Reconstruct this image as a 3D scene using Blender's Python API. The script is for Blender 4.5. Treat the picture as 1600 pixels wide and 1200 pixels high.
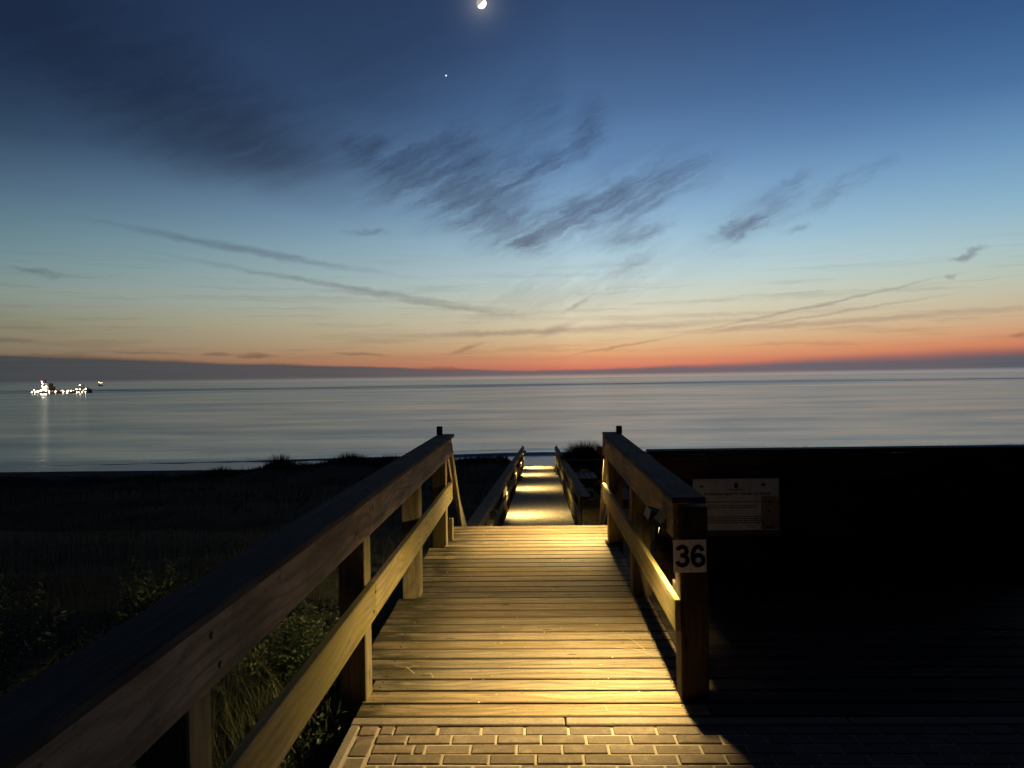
import bpy, bmesh, math, random
from mathutils import Vector, Matrix, Euler, noise as mnoise

for o in list(bpy.data.objects):
    bpy.data.objects.remove(o)
SC = bpy.context.scene
COL = SC.collection
R = math.radians
random.seed(7)

# ------------------------------------------------------------------ camera
cd = bpy.data.cameras.new('camera'); cam = bpy.data.objects.new('camera', cd); COL.objects.link(cam)
cd.sensor_width = 36; cd.lens = 25.99; cd.clip_start = .05; cd.clip_end = 60000
cam.matrix_world = Matrix.Translation((0, 0, 1.75)) @ Matrix((
    (0.9995392, 0.0139938, 0.0269365),
    (0.0268294, 0.0077892, -0.9996097),
    (-0.0141982, 0.9998717, 0.0074101))).to_4x4()
SC.camera = cam
SC.view_settings.view_transform = 'Standard'; SC.view_settings.look = 'None'
SC.view_settings.exposure = 0; SC.view_settings.gamma = 1; SC.view_settings.use_curve_mapping = False
SC.render.engine = 'CYCLES'
SC.cycles.use_denoising = True
SC.cycles.max_bounces = 6; SC.cycles.diffuse_bounces = 3; SC.cycles.glossy_bounces = 3
SC.cycles.transmission_bounces = 3; SC.cycles.transparent_max_bounces = 6
SC.cycles.sample_clamp_indirect = 4; SC.cycles.caustics_reflective = False; SC.cycles.caustics_refractive = False


# ------------------------------------------------------------------ node helpers
class NT:
    def __init__(s, tree): s.t = tree; s.n = tree.nodes; s.l = tree.links
    def link(s, a, b): s.l.new(a, b)
    def put(s, sock, v):
        if hasattr(v, 'is_linked') or isinstance(v, bpy.types.NodeSocket): s.l.new(v, sock)
        elif v is not None: sock.default_value = v
    def math(s, op, a, b=None, c=None, clamp=False):
        n = s.n.new('ShaderNodeMath'); n.operation = op; n.use_clamp = clamp
        s.put(n.inputs[0], a); s.put(n.inputs[1], b); s.put(n.inputs[2], c); return n.outputs[0]
    def vmath(s, op, a, b=None, out=0):
        n = s.n.new('ShaderNodeVectorMath'); n.operation = op
        s.put(n.inputs[0], a)
        if b is not None:
            if op == 'SCALE': s.put(n.inputs[3], b)
            else: s.put(n.inputs[1], b)
        return n.outputs[out]
    def maprange(s, v, a, b, c=0., d=1., t='SMOOTHSTEP'):
        n = s.n.new('ShaderNodeMapRange'); n.interpolation_type = t; n.clamp = True if t == 'LINEAR' else n.clamp
        s.put(n.inputs[0], v)
        for i, x in enumerate((a, b, c, d)): s.put(n.inputs[i + 1], x)
        return n.outputs[0]
    def noise(s, vec, scale=5, detail=3, rough=.5, dist=0., out=0, dim='3D'):
        n = s.n.new('ShaderNodeTexNoise'); n.noise_dimensions = dim
        s.put(n.inputs['Vector'], vec); n.inputs['Scale'].default_value = scale
        n.inputs['Detail'].default_value = detail; n.inputs['Roughness'].default_value = rough
        n.inputs['Distortion'].default_value = dist; return n.outputs[out]
    def mapping(s, vec, loc=(0, 0, 0), rot=(0, 0, 0), sc=(1, 1, 1), t='POINT'):
        n = s.n.new('ShaderNodeMapping'); n.vector_type = t; s.put(n.inputs[0], vec)
        n.inputs[1].default_value = loc; n.inputs[2].default_value = rot; n.inputs[3].default_value = sc
        return n.outputs[0]
    def ramp(s, fac, stops, interp='LINEAR'):
        n = s.n.new('ShaderNodeValToRGB'); n.color_ramp.interpolation = interp; e = n.color_ramp.elements
        while len(e) > 1: e.remove(e[-1])
        e[0].position = stops[0][0]; e[0].color = tuple(stops[0][1]) + (1,)
        for p, c in stops[1:]:
            x = e.new(p); x.color = tuple(c) + (1,)
        s.put(n.inputs[0], fac); return n.outputs[0]
    def mix(s, fac, a, b, blend='MIX'):
        n = s.n.new('ShaderNodeMix'); n.data_type = 'RGBA'; n.blend_type = blend; n.clamp_factor = True
        s.put(n.inputs[0], fac)
        s.put(n.inputs[6], a if not isinstance(a, tuple) or len(a) == 4 else a + (1,))
        s.put(n.inputs[7], b if not isinstance(b, tuple) or len(b) == 4 else b + (1,))
        return n.outputs[2]
    def xyz(s, v):
        n = s.n.new('ShaderNodeSeparateXYZ'); s.put(n.inputs[0], v); return n.outputs
    def comb(s, x=0., y=0., z=0.):
        n = s.n.new('ShaderNodeCombineXYZ'); s.put(n.inputs[0], x); s.put(n.inputs[1], y); s.put(n.inputs[2], z)
        return n.outputs[0]


def lin(r, g, b):
    f = lambda c: (c / 255 / 12.92) if c / 255 <= .04045 else ((c / 255 + .055) / 1.055) ** 2.4
    return (f(r), f(g), f(b))


# ------------------------------------------------------------------ sky (azimuth / elevation in degrees)
BLOBS = [
    (-12.77, 16.95, 2.32, 1.26, 11.3, 0.75), (-9.16, 16.76, 4.15, 1.07, 23.8, 0.60),
    (-6.75, 14.84, 6.41, 1.68, 7.6, 0.55), (-4.99, 17.13, 2.82, 2.11, 46.6, 0.30),
    (1.17, 15.84, 4.56, 1.15, 26.3, 0.80), (4.40, 18.29, 2.24, 1.52, 50.4, 0.50),
    (-4.32, 12.99, 4.95, 1.68, 9.0, 0.60), (-0.30, 10.44, 1.88, 1.29, -15.7, 1.00),
    (2.59, 11.94, 6.04, 1.16, 23.2, 0.75), (7.74, 13.84, 7.03, 1.22, 18.0, 0.65),
    (8.45, 12.64, 5.57, 0.93, 24.3, 0.50), (7.85, 10.66, 3.53, 0.85, 19.0, 0.70),
    (15.81, 10.72, 2.28, 0.70, 16.2, 1.00), (18.14, 12.42, 2.92, 0.92, 38.8, 0.40),
    (23.24, 13.11, 3.09, 0.70, 31.0, 0.45), (19.86, 10.36, 1.34, 0.34, 10.8, 0.50),
    (30.04, 7.90, 1.26, 0.28, 10.5, 0.80), (-12.24, 11.36, 2.41, 0.30, 1.1, 0.32),
    (-34.25, 7.38, 2.15, 0.21, 0.1, 0.70), (3.50, 6.64, 12.68, 2.19, 10.3, 0.20),
    (8.16, 8.90, 2.82, 0.56, 27.5, 0.35), (-5.5, 15.3, 8.5, 3.1, -12., .30),
    (5., 12.9, 9.5, 2.9, 22., .26), (-2., 11.6, 3.6, 2.2, 20., .35), (17., 11.6, 5., 1.9, 25., .25), (0., 18.6, 5., 2.6, 60., .22)]
SOFT = [(-23.38, 18.11, 12.48, 3.95, -16.6, 0.75), (-31.68, 20.88, 15.08, 5.39, -11.1, 0.50),
        (-21.25, 16.42, 6.59, 1.98, -5.5, 0.60), (-12.93, 21.47, 12.54, 4.34, 20.0, 0.30)]
STREAKS = [
    (-20.71, 9.47, 10.46, 0.32, -8.2, 0.48), (-13.17, 6.90, 13.87, 0.24, -8.7, 0.5),
    (-6.89, 5.66, 7.39, 0.20, -8.4, 0.50), (-2.97, 3.51, 7.44, 0.25, 1.2, 0.50),
    (6.40, 3.78, 13.50, 0.29, 1.6, 0.55), (23.96, 3.74, 12.64, 0.24, 1.7, 0.50),
    (13.08, 4.51, 15.11, 0.23, -0.1, 0.30), (-5.07, 2.35, 1.48, 0.20, 17.3, 0.70),
    (-13.25, 2.03, 2.40, 0.14, -2.5, 0.90), (-20.61, 1.93, 1.52, 0.22, -2.3, 1.20),
    (-23.22, 2.07, 1.08, 0.13, -0.1, 0.80), (-30.50, 1.71, 7.37, 0.19, -2.3, 0.90),
    (-28.17, 2.16, 3.23, 0.12, -2.1, 0.50), (-35.53, 2.90, 1.74, 0.17, 0.9, 0.70),
    (32.92, 2.34, 0.67, 0.13, 3.5, 0.90), (20.23, 4.77, 9.45, 0.13, 10.5, 0.60),
    (6.62, 2.31, 4.57, 0.13, 8.9, 0.60), (21.07, 4.19, 9.09, 0.11, 7.0, 0.50),
    (3.73, 5.65, 1.27, 0.19, 28.6, 0.50), (29.15, 6.35, 0.33, 0.18, 9.2, 0.80),
    (1.98, 3.73, 1.97, 0.34, 18.9, 0.50), (-6.47, 0.78, 2.22, 0.20, -3.8, 1.00),
    (-16.08, 1.09, 8.46, 0.19, -2.6, 0.50), (-0.03, 1.54, 24.73, 0.25, -0.9, 0.12)]

w = bpy.data.worlds.new('World'); SC.world = w; w.use_nodes = True
T = NT(w.node_tree); T.n.clear()
tc = T.n.new('ShaderNodeTexCoord').outputs['Generated']
sx = T.xyz(T.vmath('NORMALIZE', tc))
el = T.math('MULTIPLY', T.math('ARCSINE', sx[2]), 180 / math.pi)
az = T.math('MULTIPLY', T.math('ARCTAN2', sx[0], sx[1]), 180 / math.pi)
# elevation is folded onto 0..1 with more room near the horizon
ef = T.math('POWER', T.math('DIVIDE', T.math('MAXIMUM', el, 0.), 90.), .5)
P = lambda d: (max(d, 0) / 90) ** .5
C_ = [(0, (188, 112, 102)), (.7, (208, 118, 98)), (1.15, (222, 140, 106)), (1.9, (226, 166, 120)), (2.8, (222, 188, 144)),
      (4.2, (224, 208, 176)), (5.8, (212, 213, 194)), (7.6, (194, 212, 212)), (9.8, (168, 200, 216)), (12.6, (138, 174, 205)),
      (16.5, (100, 136, 178)), (20, (76, 108, 150)), (24, (60, 86, 126)), (28, (48, 70, 106)), (40, (22, 36, 68)), (55, (13, 22, 46)), (90, (8, 14, 32))]
L_ = [(0, (96, 76, 68)), (1.6, (120, 101, 82)), (2.6, (134, 121, 100)), (4, (136, 134, 112)), (6, (134, 148, 140)),
      (8, (117, 143, 146)), (10.5, (97, 126, 140)), (13, (77, 103, 126)), (16, (52, 74, 100)), (20, (38, 56, 86)),
      (24, (30, 46, 74)), (32, (22, 34, 60)), (50, (13, 21, 42)), (90, (8, 14, 32))]
R_ = [(0, (168, 92, 84)), (1.1, (184, 98, 82)), (1.9, (206, 130, 96)), (2.9, (206, 160, 122)), (4.2, (196, 178, 148)),
      (6, (184, 192, 174)), (8.2, (165, 192, 196)), (11, (136, 175, 198)), (14.5, (105, 147, 186)), (18, (72, 112, 158)),
      (22, (52, 88, 136)), (26, (40, 72, 118)), (38, (22, 38, 72)), (55, (13, 22, 46)), (90, (8, 14, 32))]
mk = lambda L: T.ramp(ef, [(P(d), lin(*c)) for d, c in L])
rc, rl, rr = mk(C_), mk(L_), mk(R_)
sky = T.mix(T.maprange(az, 9, 36, 0, 1, 'LINEAR'), rc, rr)
sky = T.mix(T.math('POWER', T.maprange(az, 3, -36, 0, 1, 'LINEAR'), .68), sky, rl)
# away from the afterglow the sky sinks into night
aaz = T.math('ABSOLUTE', az)
night = T.ramp(ef, [(0, lin(20, 24, 36)), (.4, lin(12, 18, 34)), (1, lin(8, 14, 32))])
sky = T.mix(T.maprange(aaz, 38, 120), sky, night)

p2 = T.comb(az, el, 0.)
w1 = T.noise(T.vmath('MULTIPLY', p2, (.16, .26, 1.)), 1.0, 4, .6, 0, 1)
warp = T.vmath('MULTIPLY', T.vmath('SUBTRACT', w1, (.5, .5, .5)), (4.4, 2.3, 0.))
w2 = T.noise(T.vmath('MULTIPLY', p2, (.7, 1.3, 1.)), 1.0, 4, .6, 0, 1)
warp2 = T.vmath('MULTIPLY', T.vmath('SUBTRACT', w2, (.5, .5, .5)), (1.5, .9, 0.))
pB = T.vmath('ADD', T.vmath('ADD', p2, warp), warp2)
pS = T.vmath('ADD', p2, T.vmath('MULTIPLY', T.vmath('SUBTRACT', w2, (.5, .5, .5)), (1.6, .42, 0.)))


def ell(p, L, soft):
    acc = None
    for (a, e, hl, hw, an, s) in L:
        m = T.mapping(p, (a, e, 0), (0, 0, R(an)), (hl * 1.25, hw * 1.35, 1), 'TEXTURE')
        d = T.vmath('LENGTH', m, out=1)
        v = T.maprange(d, 1.0, soft, 0., s)
        acc = v if acc is None else T.math('ADD', acc, v)
    return acc


dB = ell(pB, BLOBS, .0)
dC = ell(T.vmath('ADD', p2, warp), SOFT, .0)
dS = ell(pS, STREAKS, .0)
# streaky fibre of the cirrus, running up to the right
fib = T.noise(T.vmath('MULTIPLY', T.mapping(T.vmath('ADD', p2, warp2), (0, 0, 0), (0, 0, R(-24))), (.2, 1.2, 1)), 1., 7, .6)
fib2 = T.noise(T.vmath('MULTIPLY', T.mapping(pB, (7, 3, 0), (0, 0, R(-33))), (.28, 2.2, 1)), 1., 6, .58)
fm = T.math('MULTIPLY', T.maprange(fib, .34, .64, .08, 1.35, 'LINEAR'), T.maprange(fib2, .30, .70, .62, 1.15, 'LINEAR'))
den = T.math('MULTIPLY', dB, fm)
den = T.math('ADD', den, T.math('MULTIPLY', dC, T.maprange(fib, .25, .75, .45, 1., 'LINEAR')))
sfib = T.noise(T.vmath('MULTIPLY', pS, (.35, 3.5, 1.)), 1., 5, .6)
den = T.math('ADD', den, T.math('MULTIPLY', dS, T.maprange(sfib, .3, .65, .45, 1.1, 'LINEAR')))
# thin veils everywhere low down
veil = T.noise(T.mapping(pS, (3, 9, 0), (0, 0, R(-5)), (.09, 1.7, 1)), 1., 6, .62)
vm = T.math('MULTIPLY', T.maprange(veil, .52, .78, 0., .42, 'LINEAR'), T.math('MULTIPLY', T.maprange(el, .8, 2.5), T.maprange(el, 11., 5.)))
den = T.math('ADD', den, T.math('MULTIPLY', vm, T.maprange(aaz, 75, 45)))
k = T.math('SUBTRACT', 1., T.math('EXPONENT', T.math('MULTIPLY', den, -1.55)))
ccol = T.mix(1., sky, T.ramp(ef, [(P(0), (.50, .42, .42)), (P(4), (.52, .50, .56)), (P(10), (.40, .34, .38)), (P(20), (.42, .36, .38)), (1, (.6, .6, .6))]), 'MULTIPLY')
sky = T.mix(k, sky, ccol)
# cloud bank on the horizon, thicker to both sides
top = T.math('ADD', T.math('MULTIPLY', T.maprange(az, -2, -36, 0, 1, 'LINEAR'), 1.3), T.math('MULTIPLY', T.maprange(az, 6, 34, 0, 1, 'LINEAR'), .72))
top = T.math('ADD', T.math('ADD', top, .62), T.math('MULTIPLY', T.math('SUBTRACT', T.noise(T.comb(T.math('MULTIPLY', az, .16), 4.1, 0.), 1., 5, .55), .5), .35))
soft = T.math('ADD', .10, T.math('MULTIPLY', T.maprange(az, 2, 30), .4))
bk = T.maprange(T.math('SUBTRACT', el, top), soft, T.math('MULTIPLY', soft, -1.), 0., 1.)
bandn = T.noise(T.vmath('MULTIPLY', p2, (.12, 5., 1.)), 1., 4, .6)
bcol = T.ramp(T.maprange(az, -38, 38, 0, 1, 'LINEAR'), [(0, lin(62, 68, 73)), (.3, lin(82, 83, 87)), (.52, lin(112, 100, 104)), (.75, lin(104, 100, 108)), (1, lin(74, 88, 98))])
bcol = T.mix(T.maprange(aaz, 45, 110), bcol, lin(30, 36, 48))
bcol = T.mix(T.maprange(bandn, .35, .7, 0., .10, 'LINEAR'), bcol, sky)
sky = T.mix(T.math('MULTIPLY', bk, .98), sky, bcol)
# bright strip of clear air right above the water
st = T.math('MULTIPLY', T.maprange(el, .34, .06), T.maprange(aaz, 70, 30))
scol = T.ramp(T.maprange(az, -38, 38, 0, 1, 'LINEAR'), [(0, lin(78, 86, 88)), (.35, lin(138, 134, 126)), (.55, lin(176, 156, 142)), (1, lin(140, 142, 146))])
sky = T.mix(T.math('MULTIPLY', st, .8), sky, scol)
# aureole of the moon in the thin veil
dm = T.vmath('DISTANCE', T.vmath('NORMALIZE', tc), (-0.05443, 0.89060, 0.45153), out=1)
aur = T.math('EXPONENT', T.math('MULTIPLY', dm, -95.))
sky = T.mix(1., sky, T.vmath('SCALE', (1., .92, .78), T.math('MULTIPLY', aur, .22)), 'ADD')
# below the horizon: plain dark
sky = T.mix(T.maprange(el, -.2, -1.5), sky, (.02, .022, .026))
bg = T.n.new('ShaderNodeBackground'); T.put(bg.inputs[0], sky); bg.inputs[1].default_value = 1.0
wo = T.n.new('ShaderNodeOutputWorld'); T.link(bg.outputs[0], wo.inputs[0])
w.cycles.sampling_method = 'MANUAL'; w.cycles.sample_map_resolution = 1024


# ------------------------------------------------------------------ materials
def mat(name):
    m = bpy.data.materials.new(name); m.use_nodes = True; t = NT(m.node_tree); t.n.clear()
    o = t.n.new('ShaderNodeOutputMaterial'); b = t.n.new('ShaderNodeBsdfPrincipled')
    t.link(b.outputs[0], o.inputs[0]); t.b = b; t.o = o
    return m, t


def bump(t, h, strength=.5, dist=.01, normal=None):
    n = t.n.new('ShaderNodeBump'); n.inputs['Strength'].default_value = strength; n.inputs['Distance'].default_value = dist
    t.put(n.inputs['Height'], h)
    if normal is not None: t.link(normal, n.inputs['Normal'])
    return n.outputs[0]


def wood(name, dark, light, algae=.0, edge_algae=False, ridges=False, rough=.75, stain=.5, bumpk=.5, gap_shade=False):
    """weathered timber, grain along the piece's own Y axis"""
    m, t = mat(name)
    ob = t.n.new('ShaderNodeTexCoord').outputs['Object']
    rnd = t.n.new('ShaderNodeObjectInfo').outputs['Random']
    off = t.vmath('SCALE', (37., 71., 53.), rnd)
    v = t.vmath('ADD', ob, off)
    wv = t.noise(t.vmath('MULTIPLY', v, (3., 1.1, 3.)), 1., 3, .5, 0, 1)
    v2 = t.vmath('ADD', v, t.vmath('SCALE', t.vmath('SUBTRACT', wv, (.5, .5, .5)), .06))
    fine = t.noise(t.vmath('MULTIPLY', v2, (95., 3.2, 95.)), 1., 5, .65)
    ring = t.noise(t.vmath('MULTIPLY', v2, (26., .9, 26.)), 1., 4, .6)
    big = t.noise(t.vmath('MULTIPLY', v, (5., 2.2, 5.)), 1., 4, .6)
    xz = t.xyz(ob)
    cat = t.math('SINE', t.math('ADD', t.math('MULTIPLY', t.math('ADD', xz[0], xz[2]), 130.), t.math('MULTIPLY', t.noise(t.vmath('MULTIPLY', v, (3.5, 1.0, 3.5)), 1., 2, .45), 42.)))
    cat = t.maprange(cat, -.2, 1., 0., 1.)
    g = t.math('ADD', t.math('MULTIPLY', fine, .5), t.math('MULTIPLY', ring, .5))
    c = t.ramp(t.maprange(g, .34, .64, 0, 1, 'LINEAR'), [(0, dark), (.45, tuple((a + b) / 2 for a, b in zip(dark, light))), (1, light)])
    c = t.mix(t.maprange(big, .62, .38, 0., stain, 'LINEAR'), c, tuple(x * .42 for x in dark))
    c = t.mix(t.math('MULTIPLY', cat, .34), c, tuple(x * .55 for x in dark))
    if gap_shade:
        ex = t.math('ABSOLUTE', xz[0])  # long edges painted darker, standing in for shade in the plank gaps
        c = t.mix(t.math('MULTIPLY', t.maprange(t.math('ADD', ex, t.math('MULTIPLY', t.math('SUBTRACT', big, .5), .012)), .059, .0705), .8), c, tuple(x * .22 for x in dark))
    # one tone per piece
    hv = t.n.new('ShaderNodeHueSaturation'); t.put(hv.inputs['Color'], c)
    t.put(hv.inputs['Value'], t.maprange(rnd, 0, 1, .8, 1.22, 'LINEAR'))
    t.put(hv.inputs['Saturation'], t.maprange(t.math('FRACT', t.math('MULTIPLY', rnd, 13.7)), 0, 1, .82, 1.15, 'LINEAR'))
    c = hv.outputs[0]
    # knots and nail heads
    vo = t.n.new('ShaderNodeTexVoronoi'); vo.inputs['Scale'].default_value = 1.; t.put(vo.inputs['Vector'], t.vmath('MULTIPLY', v2, (8.5, 2.6, 8.5)))
    kn = t.maprange(vo.outputs['Distance'], .13, .05)
    c = t.mix(t.math('MULTIPLY', kn, .8), c, tuple(x * .3 for x in dark))
    # dark fungus specks
    sp = t.noise(t.vmath('MULTIPLY', v, (60., 30., 60.)), 1., 3, .7)
    c = t.mix(t.math('MULTIPLY', t.maprange(sp, .6, .7), .6), c, tuple(x * .3 for x in dark))
    if algae:
        an = t.noise(t.vmath('MULTIPLY', v, (7., 3., 3.5)), 1., 4, .6)
        a = t.maprange(an, .36, .62, 0., algae, 'LINEAR')
        if edge_algae:
            px = t.xyz(t.n.new('ShaderNodeNewGeometry').outputs['Position'])[0]
            a = t.math('MULTIPLY', a, t.maprange(t.math('ADD', px, t.math('MULTIPLY', an, .5)), -.15, -.75))
            a = t.math('MULTIPLY', a, 1.6, clamp=True)
            c = t.mix(a, c, (.05, .043, .016))
        else:
            c = t.mix(a, c, (.20, .165, .022))
    t.put(t.b.inputs['Base Color'], c)
    t.put(t.b.inputs['Roughness'], t.maprange(fine, .3, .7, rough - .12, min(1, rough + .15), 'LINEAR'))
    t.b.inputs['Specular IOR Level'].default_value = .18
    h = t.math('SUBTRACT', t.math('ADD', t.math('MULTIPLY', fine, .6), t.math('MULTIPLY', ring, .6)), t.math('MULTIPLY', kn, .5))
    if ridges:
        s_ = t.math('SINE', t.math('MULTIPLY', t.xyz(v)[0], 2 * math.pi / .0145))
        h = t.math('ADD', h, t.math('MULTIPLY', t.math('MULTIPLY', s_, t.maprange(big, .35, .55)), .55))
        c2 = t.mix(t.math('MULTIPLY', t.maprange(s_, -.2, -1.), .38), c, tuple(x * .35 for x in dark))
        t.put(t.b.inputs['Base Color'], c2)
    t.link(bump(t, h, bumpk, .006), t.b.inputs['Normal'])
    return m


def plain(name, col, rough=.6, metal=0., var=.25, scale=20, bk=.2, spec=.4):
    m, t = mat(name)
    ob = t.n.new('ShaderNodeTexCoord').outputs['Object']
    n = t.noise(ob, scale, 5, .6)
    n2 = t.noise(ob, scale * .17, 3, .6)
    c = t.mix(t.maprange(n, .3, .7, 0., 1., 'LINEAR'), tuple(x * (1 - var) for x in col), tuple(min(1, x * (1 + var)) for x in col))
    c = t.mix(t.maprange(n2, .45, .7, 0., .35, 'LINEAR'), c, tuple(x * .5 for x in col))
    t.put(t.b.inputs['Base Color'], c)
    t.b.inputs['Roughness'].default_value = rough; t.b.inputs['Metallic'].default_value = metal
    t.b.inputs['Specular IOR Level'].default_value = spec
    if bk: t.link(bump(t, n, bk, .004), t.b.inputs['Normal'])
    return m


def emit(name, col, strength):
    m = bpy.data.materials.new(name); m.use_nodes = True; t = NT(m.node_tree); t.n.clear()
    o = t.n.new('ShaderNodeOutputMaterial'); e = t.n.new('ShaderNodeEmission')
    e.inputs[0].default_value = tuple(col) + (1,); e.inputs[1].default_value = strength
    t.link(e.outputs[0], o.inputs[0]); return m


M_deck = wood('deck_timber', (.135, .092, .052), (.42, .315, .20), algae=.9, edge_algae=True, ridges=True, stain=.38, bumpk=.8, gap_shade=True)
M_deck_shaded = wood('shaded_deck_timber', (.035, .026, .018), (.13, .10, .07), ridges=True, stain=.6)  # same deck boards, with the darkness of the unlit side put into the colour
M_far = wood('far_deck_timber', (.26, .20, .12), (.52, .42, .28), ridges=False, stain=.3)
M_rail = wood('rail_timber', (.115, .090, .068), (.37, .29, .225), algae=.10, stain=.6, bumpk=.9)
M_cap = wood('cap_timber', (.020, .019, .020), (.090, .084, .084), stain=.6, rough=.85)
M_low = wood('mossy_timber', (.13, .10, .055), (.31, .235, .14), algae=.6, stain=.35)
M_post = wood('post_timber', (.10, .075, .048), (.27, .205, .135), algae=.25, stain=.5)
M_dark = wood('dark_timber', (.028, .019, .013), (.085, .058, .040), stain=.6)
M_metal = plain('galvanised_steel', (.34, .36, .37), .45, .7, .2, 40)
M_hood = plain('black_lamp_housing', (.018, .018, .02), .5, 0, .2, 60)
M_lens = emit('lamp_diode', (1., .74, .36), 1.6)
M_conc = plain('concrete_edging', (.20, .155, .115), .85, 0, .2, 60, .4)


# ------------------------------------------------------------------ object helpers
ROOT = {}


def root(name, loc, label, cat, group=None, kind=None):
    o = bpy.data.objects.new(name, None); COL.objects.link(o); o.empty_display_size = .2
    o.location = loc
    if kind: o['kind'] = kind
    else:
        o['label'] = label; o['category'] = cat
    if group: o['group'] = group
    ROOT[o.name] = Matrix.Translation(loc)
    return o


def place(name, mesh, mw, m=None, parent=None):
    o = bpy.data.objects.new(name, mesh); COL.objects.link(o)
    if m is not None and not mesh.materials: mesh.materials.append(m)
    ROOT[o.name] = mw.copy()
    if parent is not None:
        o.parent = parent; o.matrix_basis = ROOT[parent.name].inverted() @ mw
    else: o.matrix_basis = mw
    return o


def tag(o, label, cat, group=None):
    o['label'] = label; o['category'] = cat
    if group: o['group'] = group
    return o


_cache = {}


def box_mesh(W, L, H, bev, m):
    """box centred in x and z, y from 0 to L"""
    key = (round(W, 4), round(L, 4), round(H, 4), bev, m.name)
    if key in _cache: return _cache[key]
    bm = bmesh.new(); bmesh.ops.create_cube(bm, size=1)
    for v in bm.verts: v.co = Vector((v.co.x * W, (v.co.y + .5) * L, v.co.z * H))
    if bev: bmesh.ops.bevel(bm, geom=bm.edges[:], offset=min(bev, W * .3, H * .3, L * .3), segments=1, affect='EDGES')
    me = bpy.data.meshes.new('piece'); bm.to_mesh(me); bm.free(); me.materials.append(m)
    _cache[key] = me; return me


def frame(p0, p1, up=(0, 0, 1)):
    p0 = Vector(p0); y = (Vector(p1) - p0).normalized(); up = Vector(up)
    x = y.cross(up).normalized(); z = x.cross(y)
    return Matrix((x, y, z)).transposed().to_4x4(), p0


def beam(name, p0, p1, W, H, m, parent, up=(0, 0, 1), bev=.005):
    rot, o = frame(p0, p1, up)
    L = (Vector(p1) - Vector(p0)).length
    return place(name, box_mesh(W, L, H, bev, m), Matrix.Translation(o) @ rot, None, parent)


def mesh_from(name, verts, faces, m, smooth=False):
    me = bpy.data.meshes.new(name); me.from_pydata(verts, [], faces); me.materials.append(m)
    if smooth:
        for p in me.polygons: p.use_smooth = True
    me.update(); return me


def bm_box(bm, c, s, rz=0.):
    r = bmesh.ops.create_cube(bm, size=1)
    mt = Matrix.Translation(c) @ Matrix.Rotation(rz, 4, 'Z') @ Matrix.Diagonal((s[0], s[1], s[2], 1))
    bmesh.ops.transform(bm, matrix=mt, verts=r['verts'])


def bm_obj(name, bm, m, parent=None, loc=(0, 0, 0)):
    me = bpy.data.meshes.new(name); bm.to_mesh(me); bm.free(); me.materials.append(m)
    return place(name, me, Matrix.Translation(loc), None, parent)


def struct(o): o['kind'] = 'structure'; return o
def stuff(o): o['kind'] = 'stuff'; return o


# ================================================================== LARGE STRUCTURE
SEA = -4.6
LZ = lambda y: -2.07 - .058 * (y - 19.25)         # level of the lower boardwalk
LX = lambda y: .0108 * y - .08                    # its centre line
Y_ST0, Y_LOW0, Y_LOW1 = 8.78, 10.75, 44.2


def crest(x):
    t = max(0, min(1, (x + 21) / 8)); t = t * t * (3 - 2 * t)
    z = -3.62 + .70 * t + .09 * math.sin(x * .55 + .4) + .05 * math.sin(x * 1.7 + 1)
    z += .16 * math.exp(-((x + 9.6) / 1.5) ** 2) + .10 * math.exp(-((x + 14) / .9) ** 2)
    if x > -6: z += .40 * min(1, (x + 6) / 5)
    return z


def ground(x, y):
    if y < 9: z = -.42 - .02 * abs(x) - .03 * max(0, y - 3)
    elif y < 20: t = (y - 9) / 11; z = -.62 * (1 - t) + (LZ(20) - .1) * t
    else: z = LZ(min(y, 44.2)) - .13
    d = abs(x - LX(y))
    n = mnoise.noise(Vector((x * .22, y * .22, 3.1))) * .35 + mnoise.noise(Vector((x * .8, y * .8, 1.3))) * .09
    if 28.6 < y < 36 and x > 1.2: z += 1.05 * math.exp(-((x - 2.35) / .62) ** 2 - ((y - 30.6) / 1.3) ** 2)
    if 9 < y < 40: z += n * min(1, max(0, d - 1.2) / 2)
    elif y <= 9: z += n * .3 * (1 if d > 1.5 else 0)
    if y < 4.6 and -1.0 < x: z = -.35
    if y >= 30 and d > 1.1:
        c = crest(x); t = min(1, (y - 30) / 8); t = t * t * (3 - 2 * t)
        tt = min(1, (d - 1.1) / 1.0)
        z = z * (1 - t * tt) + c * t * tt
    if y > 41:
        if d > 1.1: zz = crest(x); tt = min(1, (d - 1.1) / 1.0)
        else: zz = z; tt = 0
        base = z if d <= 1.1 else z * (1 - tt) + zz * tt
        s = min(1, (y - 41) / 5.5); s = s * s * (3 - 2 * s)
        z = base * (1 - s) + (-3.98) * s
    return z


M_soil, t = mat('dune_soil')
ob = t.n.new('ShaderNodeTexCoord').outputs['Object']
n1 = t.noise(ob, 6, 6, .65); n2 = t.noise(ob, .5, 4, .6)
t.put(t.b.inputs['Base Color'], t.mix(t.maprange(n1, .35, .65, 0, 1, 'LINEAR'), (.018, .02, .010), (.045, .042, .024)))
t.b.inputs['Roughness'].default_value = .95; t.b.inputs['Specular IOR Level'].default_value = .1
t.link(bump(t, n1, .8, .05), t.b.inputs['Normal'])

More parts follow.
